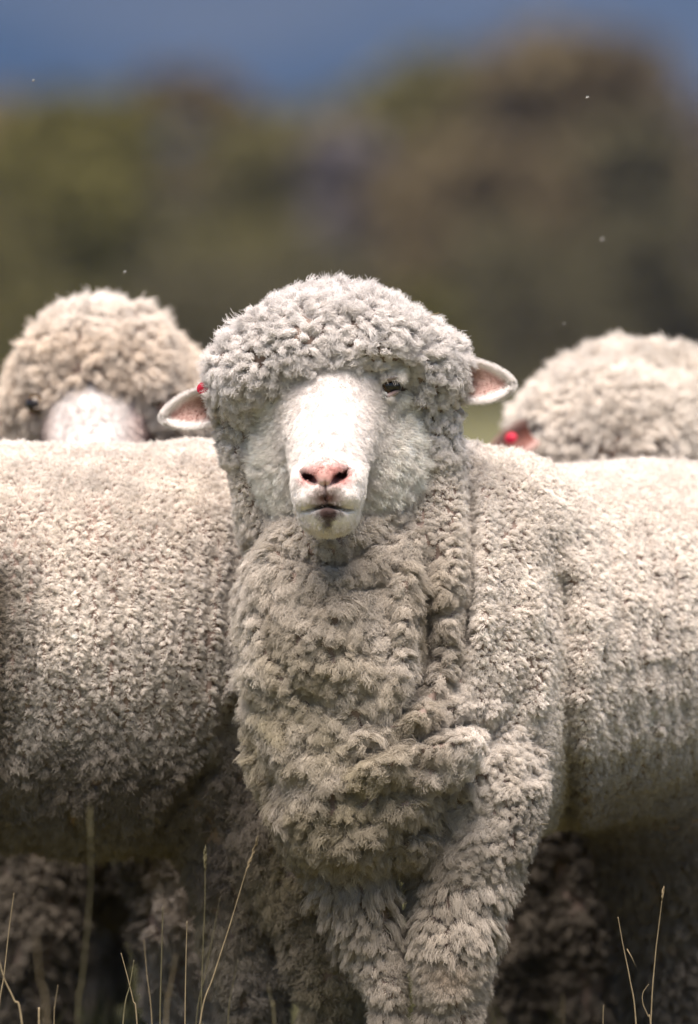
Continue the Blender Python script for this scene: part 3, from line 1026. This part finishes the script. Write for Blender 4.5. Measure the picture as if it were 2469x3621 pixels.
# ------------------------------------------------------------------ the two heads behind
def back_sheep(which):
    if which == 'left':
        label = "tan-headed sheep with a white blaze peering over the back of the side-on sheep"
        cx, Y, top, hw = 108, .80, 300, 78
    else:
        label = "pale woolly head lowered behind the back of the front sheep, red tag on its ear"
        cx, Y, top, hw = 610, .90, 354, 88
    root = thing("sheep", tuple(W(cx, 370, Y + .5)[:2]) + (0.0,), label, "sheep", "flock of merino sheep")
    f = Field()
    g = lambda x, y, dy=0.0: W(x, y, Y + dy)
    r = lambda a: R(a, Y)
    if which == 'left':
        f.ell(g(104, 375), (r(72), .105, r(74)), .03)
        f.ell(g(98, 372, -.05), (r(62), .05, r(48)), .03)
        f.ell(g(32, 402, .02), (r(26), .06, r(34)), .03)
        f.ell(g(168, 378, .05), (r(26), .06, r(30)), .03)
        f.ell(g(176, 410, .06), (r(24), .06, r(32)), .03)
        f.cone(g(105, 430, .06), g(110, 600, .12), r(84), r(100), .06)
    else:
        f.ell(g(616, 443), (r(82), .115, r(70)), .03)
        f.ell(g(546, 424, .02), (r(36), .07, r(34)), .03)
        f.ell(g(676, 430, .05), (r(40), .08, r(42)), .03)
        f.cone(g(640, 430, .10), g(600, 600, .14), r(84), r(100), .06)
    f.ell(g(cx + 2, 690, .20), (r(125), .16, r(150)), .06)
    f.cone(g(cx + 4, 640, .30), W(cx + 4, 615, Y + 1.0), .21, .20, .06)
    legx = (40, 183) if which == 'left' else (508, 585)
    for i, x in enumerate(legx):
        dy = -.12 if (which == 'left' and i == 1) else .12
        f.cone(g(x + (8 if i == 0 else -6), 800, dy + .05), g(x, 930, dy), .085, .043, .05)
        f.cone(g(x, 930, dy), g(x, 1060, dy), .043, .025, .03)
    f.ell(g(cx, 830, .35), (r(80), .2, r(92)), .05)
    for x in (cx - 6, cx + 90):
        f.cone(W(x, 740, Y + 1.0), W(x, 900, Y + 1.05), .10, .045, .05)
        f.cone(W(x, 900, Y + 1.05), W(x, 1000, Y + 1.05), .045, .025, .03)
    f.disp = lambda Q, u, v: .005 * fbm(Q, 12, 2, 2) + .007 * fbm(Q, 5, 6, 1)
    lo = W(cx - 150, 0, Y)[0]; hi = W(cx + 160, 0, Y + 1.3)[0]
    bp, bq = f.surface([lo - .05, Y - .2, .035], [hi + .05, Y + 1.35, 1.02], .0075)
    parts = [(bp, bq, np.tile(SKIN, (len(bp), 1)).astype(np.float32))]
    packs = []
    if which == 'left':
        h = Field()
        h.cone(g(95, 416, -.06), g(94, 490, -.16), r(50), r(36), .03)
        h.ell(g(96, 440, -.0), (r(62), .08, r(50)), .03)
        h.ell(g(42, 408, -.055), (r(12), .02, r(12)), .012)
        h.ell(g(155, 402, -.055), (r(12), .02, r(12)), .012)
        h.ell(g(100, 492, -.155), (r(28), .045, r(24)), .02)
        hp, hq = h.surface([W(20, 0, Y)[0], Y - .26, W(0, 540, Y)[2]], [W(185, 0, Y)[0], Y + .1, W(0, 350, Y)[2]], .003)
        sc = S * (D0 + hp[:, 1]) / D0
        uu = hp[:, 0] / sc + 349
        side = np.clip((np.abs(uu - 90) - 32) / 24, 0, 1)[:, None]
        hc = WHITE * .86 * (1 - side) + np.array((.52, .34, .29)) * side
        parts.append((hp, hq, hc.astype(np.float32)))

        def fpar(P, N):
            p = defaults(P, L=.006, sp=.006, n=14, w=.0004, curl=.0002, grav=.8, conv=0.0, bend=.2, dome=0, col=WHITE)
            sc = S * (D0 + P[:, 1]) / D0
            u = P[:, 0] / sc + 349
            s = np.clip((np.abs(u - 90) - 32) / 24, 0, 1)[:, None]
            p['col'] = (WHITE * .86 * (1 - s) + np.array((.58, .42, .36)) * s).astype(np.float32)
            p['L'] = np.where(f.base(P) < -.004, 0, p['L'])
            return p
        packs.append(wool(h, hp, hq, fpar, seed=23, K=5, hidden_keep=.1))
        ears = [ear_mesh(g(10, 420, .03), g(-38, 436, .0), r(16), r(16), .02)]
        eye(root, g(36, 404, -.080), .0125, (-.6, -.8, 0))
        eye(root, g(153, 396, -.072), .0140, (.6, -.8, 0))
        ear_tag(root, g(0, 422, .01), (0.3, -1, 0), .008)
    else:
        ears = [ear_mesh(g(534, 432, -.085), g(490, 458, -.12), r(15), r(13), .010),
                ear_mesh(g(700, 420, .03), g(750, 430, .0), r(15), r(14), .018)]
        eye(root, g(688, 420, .0), .0125, (.6, -.8, 0))
        eye(root, g(560, 470, -.07), .0125, (-.6, -.8, 0))
        f2 = None
        ear_tag(root, g(511, 438, -.125), (-0.3, -1, 0.5), .0072)
    for e in ears:
        parts.append((e[0], e[1], e[2] * (np.array((.42, .30, .28), np.float32) if which != 'left' else 1)))
    tone = np.array((.74, .65, .555), np.float32) if which == 'left' else np.array((.74, .68, .61), np.float32)

    def params(P, N):
        p = defaults(P, L=.022, sp=.0105, n=44, w=.00045, curl=.0020, grav=.3, conv=.5, bend=.4, fray=.14, col=tone)
        sc = S * (D0 + P[:, 1]) / D0
        u = P[:, 0] / sc + 349; v = HROW - (P[:, 2] - CAMZ) / sc
        nz = (0.5 + 0.5 * fbm(P, 12, 3, 2))[:, None]
        c = tone * (1 + .15 * nz)
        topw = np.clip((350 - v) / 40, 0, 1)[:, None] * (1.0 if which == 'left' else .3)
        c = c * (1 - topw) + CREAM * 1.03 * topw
        low = np.clip((v - 480) / 80, 0, 1)[:, None]  # below the head the wool colour itself is darkened as painted shade
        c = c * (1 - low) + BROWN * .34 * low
        if which == 'left':
            lf = (np.clip((38 - np.abs(u - 183)) / 8, 0, 1) * np.clip((v - 840) / 40, 0, 1))[:, None]
            c = c * (1 - lf) + np.array((.50, .43, .36)) * lf
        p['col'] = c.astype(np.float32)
        far = (v > 480) | (P[:, 1] > Y + .30)
        p['sp'] = np.where(far, .016, p['sp']); p['w'] = np.where(far, .0011, p['w']); p['n'] = np.where(far, 22, p['n'])
        if which == 'left':
            dface = np.hypot((u - 101) / 56, (v - 446) / 58)
            fr = np.interp(u, [36, 46, 58, 68, 86, 104, 116, 130, 142, 156], [440, 420, 404, 394, 386, 391, 401, 407, 403, 440])
            bare = (P[:, 1] < Y + .02) & (v > fr) & (v < 520) & (np.abs(u - 96) < 62)
            de = np.minimum(np.hypot((u - 36) / 8, (v - 404) / 7), np.hypot((u - 153) / 11, (v - 396) / 5.5))
            p['L'] = np.where(bare | (de < 1), 0, p['L'])
        return p
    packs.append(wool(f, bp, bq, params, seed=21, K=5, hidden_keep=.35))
    for i, e in enumerate(ears):
        ef = ear_fur(e, 31 + i, .5, K=5)
        packs.append((ef[0], ef[1], ef[2] * (np.array((.5, .37, .33), np.float32) if which != 'left' else 1)))
    build_body("body", parts, root)
    grow(root, "fleece", packs, 5)
    for i, x in enumerate(legx):
        dy = -.12 if (which == 'left' and i == 1) else .12
        q = g(x, 1060, dy); hoof(root, q[0], q[1])
    for x in (cx - 6, cx + 90):
        q = W(x, 1000, Y + 1.05); hoof(root, q[0], q[1])
    return root


front_sheep()
side_sheep()
back_sheep('left')
back_sheep('right')
#@@END_SHEEP@@

#@@PLACE@@
# ------------------------------------------------------------------ ground, hills
def ground():
    n = 140
    xs = np.sign(np.linspace(-1, 1, n)) * np.abs(np.linspace(-1, 1, n)) ** 2.6 * 4200
    ys = -60 + np.linspace(0, 1, n) ** 2.6 * 4300
    X, Y = np.meshgrid(xs, ys, indexing='ij')
    Z = 0.0 + 0.02 * np.sin(X * .7) * np.sin(Y * .5 + 1) * (np.abs(Y) > 3) - 0.0 * X
    V = np.stack([X, Y, Z], -1).reshape(-1, 3)
    F = [(i * n + j, (i + 1) * n + j, (i + 1) * n + j + 1, i * n + j + 1) for i in range(n - 1) for j in range(n - 1)]
    m = noise_mat("pasture", (0.055, 0.051, 0.024), (0.17, 0.158, 0.066), scale=.12, rough=1.0, c3=(0.10, 0.093, 0.040))
    o = mesh_obj("ground", V, F, m)
    tag(o, "flat grazing pasture under the flock", kind="structure")


def hills():
    n, mrow = 120, 30
    V = []
    for i in range(n):
        a = -1 + 2 * i / (n - 1)
        for j in range(mrow):
            t = j / (mrow - 1)
            y = 2300 + 1300 * t
            x = a * 2600
            hgt = 520 * (t ** .8) * (0.75 + .25 * math.sin(a * 5 + 1.0)) + 60 * mnoise.noise((x / 260, y / 300, 0)) * t * 2 + 25 * mnoise.noise((x / 80, y / 90, 3)) * t
            V.append((x, y, hgt - 3))
    F = [(i * mrow + j, (i + 1) * mrow + j, (i + 1) * mrow + j + 1, i * mrow + j + 1) for i in range(n - 1) for j in range(mrow - 1)]
    m = noise_mat("forested_slope", (0.012, 0.022, 0.022), (0.05, 0.055, 0.045), scale=.006, rough=1.0, detail=8)
    o = mesh_obj("hills", V, F, m)
    tag(o, "forested blue mountain slope behind the trees", kind="structure")


def haze():
    lo = np.array((-4300, -70, -4.0)); hi = np.array((4300, 4290, 760))
    V = [(x, y, z) for x in (lo[0], hi[0]) for y in (lo[1], hi[1]) for z in (lo[2], hi[2])]
    F = [(0, 1, 3, 2), (4, 6, 7, 5), (0, 4, 5, 1), (2, 3, 7, 6), (0, 2, 6, 4), (1, 5, 7, 3)]
    m = bpy.data.materials.new("haze")
    m.use_nodes = True
    t = m.node_tree
    t.nodes.clear()
    out = t.nodes.new("ShaderNodeOutputMaterial")
    pv = t.nodes.new("ShaderNodeVolumePrincipled")
    pv.inputs["Color"].default_value = (0.17, 0.36, 1.0, 1)
    pv.inputs["Density"].default_value = 0.00009
    t.links.new(pv.outputs[0], out.inputs["Volume"])
    o = mesh_obj("haze", V, F, m, smooth=False)
    tag(o, "thin blue air between the flock and the mountain", kind="stuff")


def leaf_mesh(name, blobs, n, size, seed):
    """leafy crown: many small leaf faces spread through uneven clumps"""
    r = np.random.default_rng(seed)
    V = np.empty((n * 4, 3), np.float32)
    bl = np.array(blobs, float)
    wts = bl[:, 3] * bl[:, 4]; wts /= wts.sum()
    k = r.choice(len(bl), n, p=wts)
    d = r.normal(size=(n, 3)); d /= np.linalg.norm(d, axis=1, keepdims=True)
    rr = r.random(n) ** .45
    c = bl[k, :3] + d * rr[:, None] * np.stack([bl[k, 3], bl[k, 3], bl[k, 4]], 1)
    a = r.normal(size=(n, 3)); a /= np.linalg.norm(a, axis=1, keepdims=True)
    b = np.cross(a, r.normal(size=(n, 3))); b /= np.linalg.norm(b, axis=1, keepdims=True)
    s = size * r.uniform(.5, 1.3, n)[:, None]
    V = np.stack([c - a * s, c - b * s * .45, c + a * s, c + b * s * .45], 1).reshape(-1, 3)
    F = np.arange(n * 4).reshape(-1, 4)
    me = bpy.data.meshes.new(name)
    me.from_pydata(V.tolist(), [], F.tolist())
    return me


LEAF = {
    'olive': noise_mat("olive_leaves", (0.082, 0.074, 0.025), (0.170, 0.146, 0.050), scale=.8, rough=.8),
    'brown': noise_mat("brown_leaves", (0.092, 0.070, 0.036), (0.185, 0.142, 0.070), scale=.8, rough=.8),
    'dark': noise_mat("dark_leaves", (0.058, 0.051, 0.025), (0.120, 0.103, 0.048), scale=.8, rough=.8),
    'yellow': noise_mat("yellow_green_leaves", (0.096, 0.088, 0.020), (0.185, 0.160, 0.045), scale=.8, rough=.8),
    'grey': noise_mat("grey_leaves", (0.09, 0.078, 0.075), (0.19, 0.165, 0.16), scale=.8, rough=.9),
}
M_bark = noise_mat("bark", (0.07, 0.055, 0.045), (0.20, 0.17, 0.15), scale=6, rough=.95)


def tree(kind, label, px, Y, top_row, width_px, seed, cat="tree", name="tree", low=0.25):
    """a tree that stands at depth Y; crown of clumps round a forked trunk"""
    r = random.Random(seed)
    s = S * (D0 + Y) / D0
    x0 = (px - 349) * s
    H = CAMZ + (HROW - top_row) * s
    Wd = width_px * s * 1.25
    root = thing(name, (x0, Y, 0), label, cat, "trees and bushes beyond the pasture")
    blobs = []
    for i in range(26):
        z = H * (low + (0.90 - low) * r.random())
        k = 1 - 0.55 * ((z / H - low) / (1 - low)) ** 1.5
        a = r.random() * 6.28
        q = Wd * .5 * k * math.sqrt(r.random())
        rad = Wd * r.uniform(.15, .27)
        blobs.append((q * math.cos(a), q * math.sin(a), z, rad, rad * r.uniform(.6, .9)))
    blobs.append((0, 0, H * .9, Wd * .17, H * .1))
    me = leaf_mesh("crown", blobs, 7000, 0.03 * H + .03, seed)
    me.materials.append(LEAF[kind])
    c = bpy.data.objects.new("crown", me); COL.objects.link(c); c.parent = root
    V = []; F = []
    def limb(path, radii):
        v, f_ = tube(path, radii, 8)
        o = len(V); V.extend(v.tolist()); F.extend([tuple(q + o for q in g_) for g_ in f_])
    limb([(0, 0, -.1), (r.uniform(-.1, .1), 0, H * .2), (r.uniform(-.2, .2), .1, H * .5), (0, 0, H * .8)], [H * .03, H * .024, H * .016, H * .004])
    for b in blobs[:9]:
        z0 = max(.12 * H, b[2] * .5)
        limb([(0, 0, z0), (b[0] * .5, b[1] * .5, z0 * .45 + b[2] * .55), (b[0], b[1], b[2])], [H * .013, H * .008, H * .002])
    mesh = bpy.data.meshes.new("trunk"); mesh.from_pydata(V, [], F); mesh.materials.append(M_bark)
    t = bpy.data.objects.new("trunk", mesh); COL.objects.link(t); t.parent = root
    return root


def place():
    ground(); hills(); haze()
    T = [
        ('yellow', "yellow-green tree at the far left of the tree line", 55, 190, 88, 170, 1),
        ('dark', "dark leafy tree behind the left sheep's head", 120, 205, 190, 200, 2),
        ('brown', "brown-topped tree rising left of centre against the blue slope", 200, 215, 62, 130, 3),
        ('olive', "low olive tree under the grey gap left of centre", 235, 180, 215, 170, 4),
        ('grey', "pale grey twiggy tree in the middle of the tree line", 338, 200, 118, 90, 5),
        ('olive', "olive tree with a rounded top just right of the middle", 425, 210, 40, 190, 6),
        ('brown', "tallest brown tree right of centre", 555, 205, 22, 240, 7),
        ('brown', "broad brown tree in front of the tallest one", 470, 180, 130, 180, 8),
        ('dark', "dark tree at the right with a drooping outline", 620, 185, 110, 150, 9),
        ('dark', "dark bush low at the right edge of the tree line", 665, 170, 205, 170, 10),
        ('dark', "dark bush low behind the front sheep's head", 300, 170, 255, 230, 11),
        ('dark', "dark low bush between the front head and the right one", 520, 165, 240, 210, 12),
        ('yellow', "small yellow-green bush right of the front sheep's crown", 430, 150, 290, 70, 13),
        ('brown', "brown tree standing just left of the tallest one", 590, 212, 60, 190, 16),
        ('olive', "olive tree filling the dip right of the grey tree", 362, 214, 88, 190, 17),
        ('olive', "olive tree behind the yellow-green one at the left", 110, 216, 110, 190, 18),
        ('olive', "olive tree between the grey tree and the brown-topped one", 290, 212, 108, 200, 20),
        ('brown', "brownish tree rising behind the dark right-hand tree", 655, 216, 70, 180, 21),
        ('brown', "brownish tree at the left edge behind the yellow-green one", 10, 214, 95, 170, 22),
        ('grey', "pale grey tree at the right edge of the tree line", 690, 214, 90, 110, 19),
        ('olive', "low olive bush at the far left foot of the tree line", 20, 165, 215, 170, 14),
        ('dark', "dark low thicket left of the front sheep's crown", 190, 160, 270, 170, 15),
    ]
    for k, lab, px, Y, top, wd, sd in T:
        bush = 'bush' in lab or 'thicket' in lab
        tree(k, lab, px, Y, top, wd, sd, "bush" if bush else "tree", "bush" if bush else "tree", .06 if bush else .16)


def grass():
    r = np.random.default_rng(77)
    n = 26000
    x = r.uniform(-1.6, 1.6, n); y = r.uniform(-1.2, 5.5, n)
    hgt = r.uniform(.03, .13, n)
    a = r.uniform(0, 6.28, n)
    lean = r.normal(size=(n, 2)) * .04
    wv = .0022
    P0 = np.stack([x - wv * np.cos(a), y - wv * np.sin(a), np.full(n, -.005)], 1)
    P1 = np.stack([x + wv * np.cos(a), y + wv * np.sin(a), np.full(n, -.005)], 1)
    P2 = np.stack([x + lean[:, 0], y + lean[:, 1], hgt], 1)
    V = np.stack([P0, P1, P2], 1).reshape(-1, 3)
    me = bpy.data.meshes.new("grass")
    me.from_pydata(V.tolist(), [], np.arange(n * 3).reshape(-1, 3).tolist())
    me.materials.append(noise_mat("grass_blades", (0.04, 0.045, 0.015), (0.12, 0.11, 0.045), scale=3, rough=.8))
    o = link("grass", me)
    tag(o, "short green and yellow grass underfoot", kind="stuff")


def stalk(label, path, Y, rad=.0009, head=None, mat=None, side=None):
    """a dry stalk from the ground; path in picture rows from the top down, the last point carried on to the soil"""
    pts = [W(px, py, Y) for px, py in path][::-1]
    d = pts[0] - pts[1] if len(pts) > 1 else np.array([0, 0, -1.])
    d = d / abs(d[2]) if abs(d[2]) > 1e-6 else np.array([0, 0, -1.0])
    foot = pts[0] + d * pts[0][2] * .5 * np.array([.6, 1, 0]) ; foot[2] = -.01
    allp = [foot] + pts
    # smooth
    P = []
    for i in range(len(allp) - 1):
        p0 = allp[max(i - 1, 0)]; p1 = allp[i]; p2 = allp[i + 1]; p3 = allp[min(i + 2, len(allp) - 1)]
        for k in range(8):
            t = k / 8
            P.append(.5 * ((2 * p1) + (-p0 + p2) * t + (2 * p0 - 5 * p1 + 4 * p2 - p3) * t * t + (-p0 + 3 * p1 - 3 * p2 + p3) * t ** 3))
    P.append(allp[-1])
    rad *= .72
    rr = np.linspace(rad * 1.3, rad * .45, len(P))
    root = thing("grass_stalk", tuple(foot), label, "grass stalk", "dry grass stalks in front of the flock")
    V, F = tube(P, rr, 6)
    mesh_obj("stem", V, F, mat or M_straw, root)
    if head:
        ln, wd = head
        tip = np.array(P[-1]); dr = np.array(P[-1]) - np.array(P[-6]); dr /= np.linalg.norm(dr)
        V = []; F = []
        rs = random.Random(int(tip[0] * 1e4))
        k = 22
        for i in range(k):
            c = tip - dr * ln * (i / k)
            sd = np.array([rs.uniform(-1, 1), rs.uniform(-1, 1), 0]); sd /= np.linalg.norm(sd)
            e = c + dr * .007 + sd * wd * (.4 + .6 * math.sin(math.pi * (i + 1) / (k + 1)))
            v, f_ = tube([c, (c + e) / 2 + sd * wd * .3, e], [.0004, .0009, .0002], 5)
            o = len(V); V.extend(v.tolist()); F.extend([tuple(q + o for q in g_) for g_ in f_])
        mesh_obj("seed_head", V, F, mat or M_straw, root)
    if side:
        v, f_ = tube([W(a, b, Y) for a, b in side], np.linspace(rad * .8, rad * .3, len(side)), 5)
        mesh_obj("leaf_blade", v, f_, mat or M_straw, root)
    return root


def stalks():
    stalk("tall dry stalk with a pale seed head leaning right in front of the dark legs", [(257, 841), (246, 872), (230, 925), (214, 975), (200, 1024)], .02, .0013, head=(.040, .0022))
    stalk("thin upright stalk with a small seed head left of the leaning one", [(205, 851), (205, 900), (203, 950), (201, 1024)], .1, .0010, head=(.025, .0015), mat=M_green_straw)
    stalk("tall soft out-of-focus stalk crossing the side-on sheep's belly", [(90, 812), (91, 870), (88, 920), (82, 980), (77, 1024)], -1.0, .0009, head=(.03, .0010), mat=M_green_straw)
    stalk("stalk leaning right at the left edge of the picture", [(14, 893), (9, 930), (4, 975), (-2, 1024)], -.15, .0011)
    stalk("thick bent stalk leaning left at the lower left corner", [(-2, 955), (4, 978), (14, 1000), (22, 1024)], -.3, .0016)
    stalk("green stalk standing right of the gap under the belly", [(163, 907), (162, 940), (161, 980), (160, 1024)], .05, .0011, mat=M_green_straw)
    stalk("straight straw stalk in front of the leftmost near leg", [(187, 921), (186, 960), (185, 1024)], -.1, .0010)
    stalk("thin stalk crossing the leaning seed-head stalk low down", [(220, 898), (213, 935), (205, 975), (196, 1024)], .15, .0009, mat=M_green_straw)
    stalk("short reddish stalk leaning left, crossed by another near the bottom", [(121, 953), (127, 975), (133, 1000), (137, 1024)], -.1, .0011)
    stalk("short stalk leaning right, crossing the reddish one", [(134, 960), (130, 985), (123, 1024)], -.1, .0012, mat=M_green_straw)
    stalk("thin curved stalk beside the wool-trousered leg", [(144, 940), (147, 975), (152, 1024)], .1, .0009)
    stalk("stubby pale stalk tip poking up at the bottom left", [(39, 1012), (39, 1024)], -.2, .0022)
    stalk("tall fine stalk leaning right at the lower right", [(663, 892), (659, 925), (655, 960), (651, 1022)], .0, .0010, head=(.010, .001))
    stalk("fine stalk leaning left with a side blade at the lower right", [(618, 917), (623, 945), (630, 980), (636, 1024)], .0, .0011, side=[(627, 949), (632, 958), (636, 967)])
    stalk("curled dead blade between the two fine stalks", [(649, 984), (643, 993), (643, 1004), (648, 1016), (651, 1030)], .0, .0009)
    stalk("short stalk tip under the front sheep's belly", [(604, 1005), (603, 1024)], .05, .0009)
    stalk("faint soft stalk close to the lens just right of the left edge", [(36, 935), (40, 980), (47, 1024)], -1.3, .0010)
    stalk("faint soft stalk leaning right between the belly gap and the green stalk", [(176, 955), (170, 990), (166, 1024)], -.9, .0009)
    stalk("low thin stalk beside the bent stalk at the lower left corner", [(58, 985), (55, 1005), (54, 1024)], .1, .0008)
    stalk("faint low stalk between the near woolly legs of the side-on sheep", [(238, 960), (232, 990), (228, 1024)], .12, .0008, mat=M_green_straw)
    stalk("faint blade in front of the side-on sheep's near leg", [(268, 985), (272, 1005), (274, 1024)], -.7, .0010, mat=M_green_straw)
    stalk("blurred stubby pale stalk behind the front legs", [(563, 996), (564, 1024)], .8, .0035)


def midge(label, px, py, Y, size, seed):
    r = random.Random(seed)
    c = W(px, py, Y)
    root = thing("flying_insect", tuple(c), label, "insect", "insects flying over the flock")
    s = size * .62
    V, F = tube([c + np.array([-s, 0, -.2 * s]), c, c + np.array([.8 * s, 0, .3 * s]), c + np.array([1.2 * s, 0, .35 * s])], [s * .08, s * .2, s * .22, s * .1], 8)
    mesh_obj("body", V, F, noise_mat("insect_body", (.10, .09, .08), (.25, .22, .2), 300), root)
    m = noise_mat("insect_wing", (.45, .44, .42), (.6, .6, .58), 300, rough=.4)
    for sg in (-1, 1):
        V = []; n = 12
        for side_ in (0, 1):
            for j in range(n):
                a = 2 * math.pi * j / n
                V.append(c + np.array([.2 * s + sg * .35 * s + .28 * s * math.cos(a), side_ * s * .03, .65 * s + .55 * s * math.sin(a)]))
        F = [tuple(range(n)), tuple(range(2 * n - 1, n - 1, -1))] + [(j, (j + 1) % n, n + (j + 1) % n, n + j) for j in range(n)]
        mesh_obj("wing", V, F, m, root)


def small_things():
    midge("tiny pale insect in the air at the upper left, against the blue slope", 33, 81, .15, .0030, 1)
    midge("white-winged insect in the air at the upper right", 587, 98, .05, .0038, 2)
    midge("blurred insect in the air halfway up on the right", 602, 240, .7, .0042, 3)
    midge("small insect hovering above the left sheep's head", 124.5, 272.5, .3, .0034, 4)
    midge("faint insect just above and left of the right sheep's head", 564, 324, .5, .0024, 5)
    for lab, a, b in (("bit of yellow straw stuck in the wool on the right of the topknot", (424, 319), (439, 313)),
                      ("short brown twig lying across the straw on the topknot", (427, 316), (434, 321))):
        p, q = W(*a, -.005), W(*b, -.02)
        V, F = tube([p, (p + q) / 2 + np.array([0, -.001, .001]), q], [.0008, .0009, .0005], 6)
        o = mesh_obj("straw_bit", V, F, M_straw)
        tag(o, lab, "straw")
    p, q = W(546, 825, .0), W(529, 826, -.03)
    V, F = tube([W(529, 826, -.01), W(540, 824, -.012), W(549, 824, -.0)], [.0006, .0006, .0004], 6)
    tag(mesh_obj("straw_bit", V, F, M_straw), "thin straw caught on the front sheep's lower shoulder wool", "straw")


place()
grass()
stalks()
small_things()
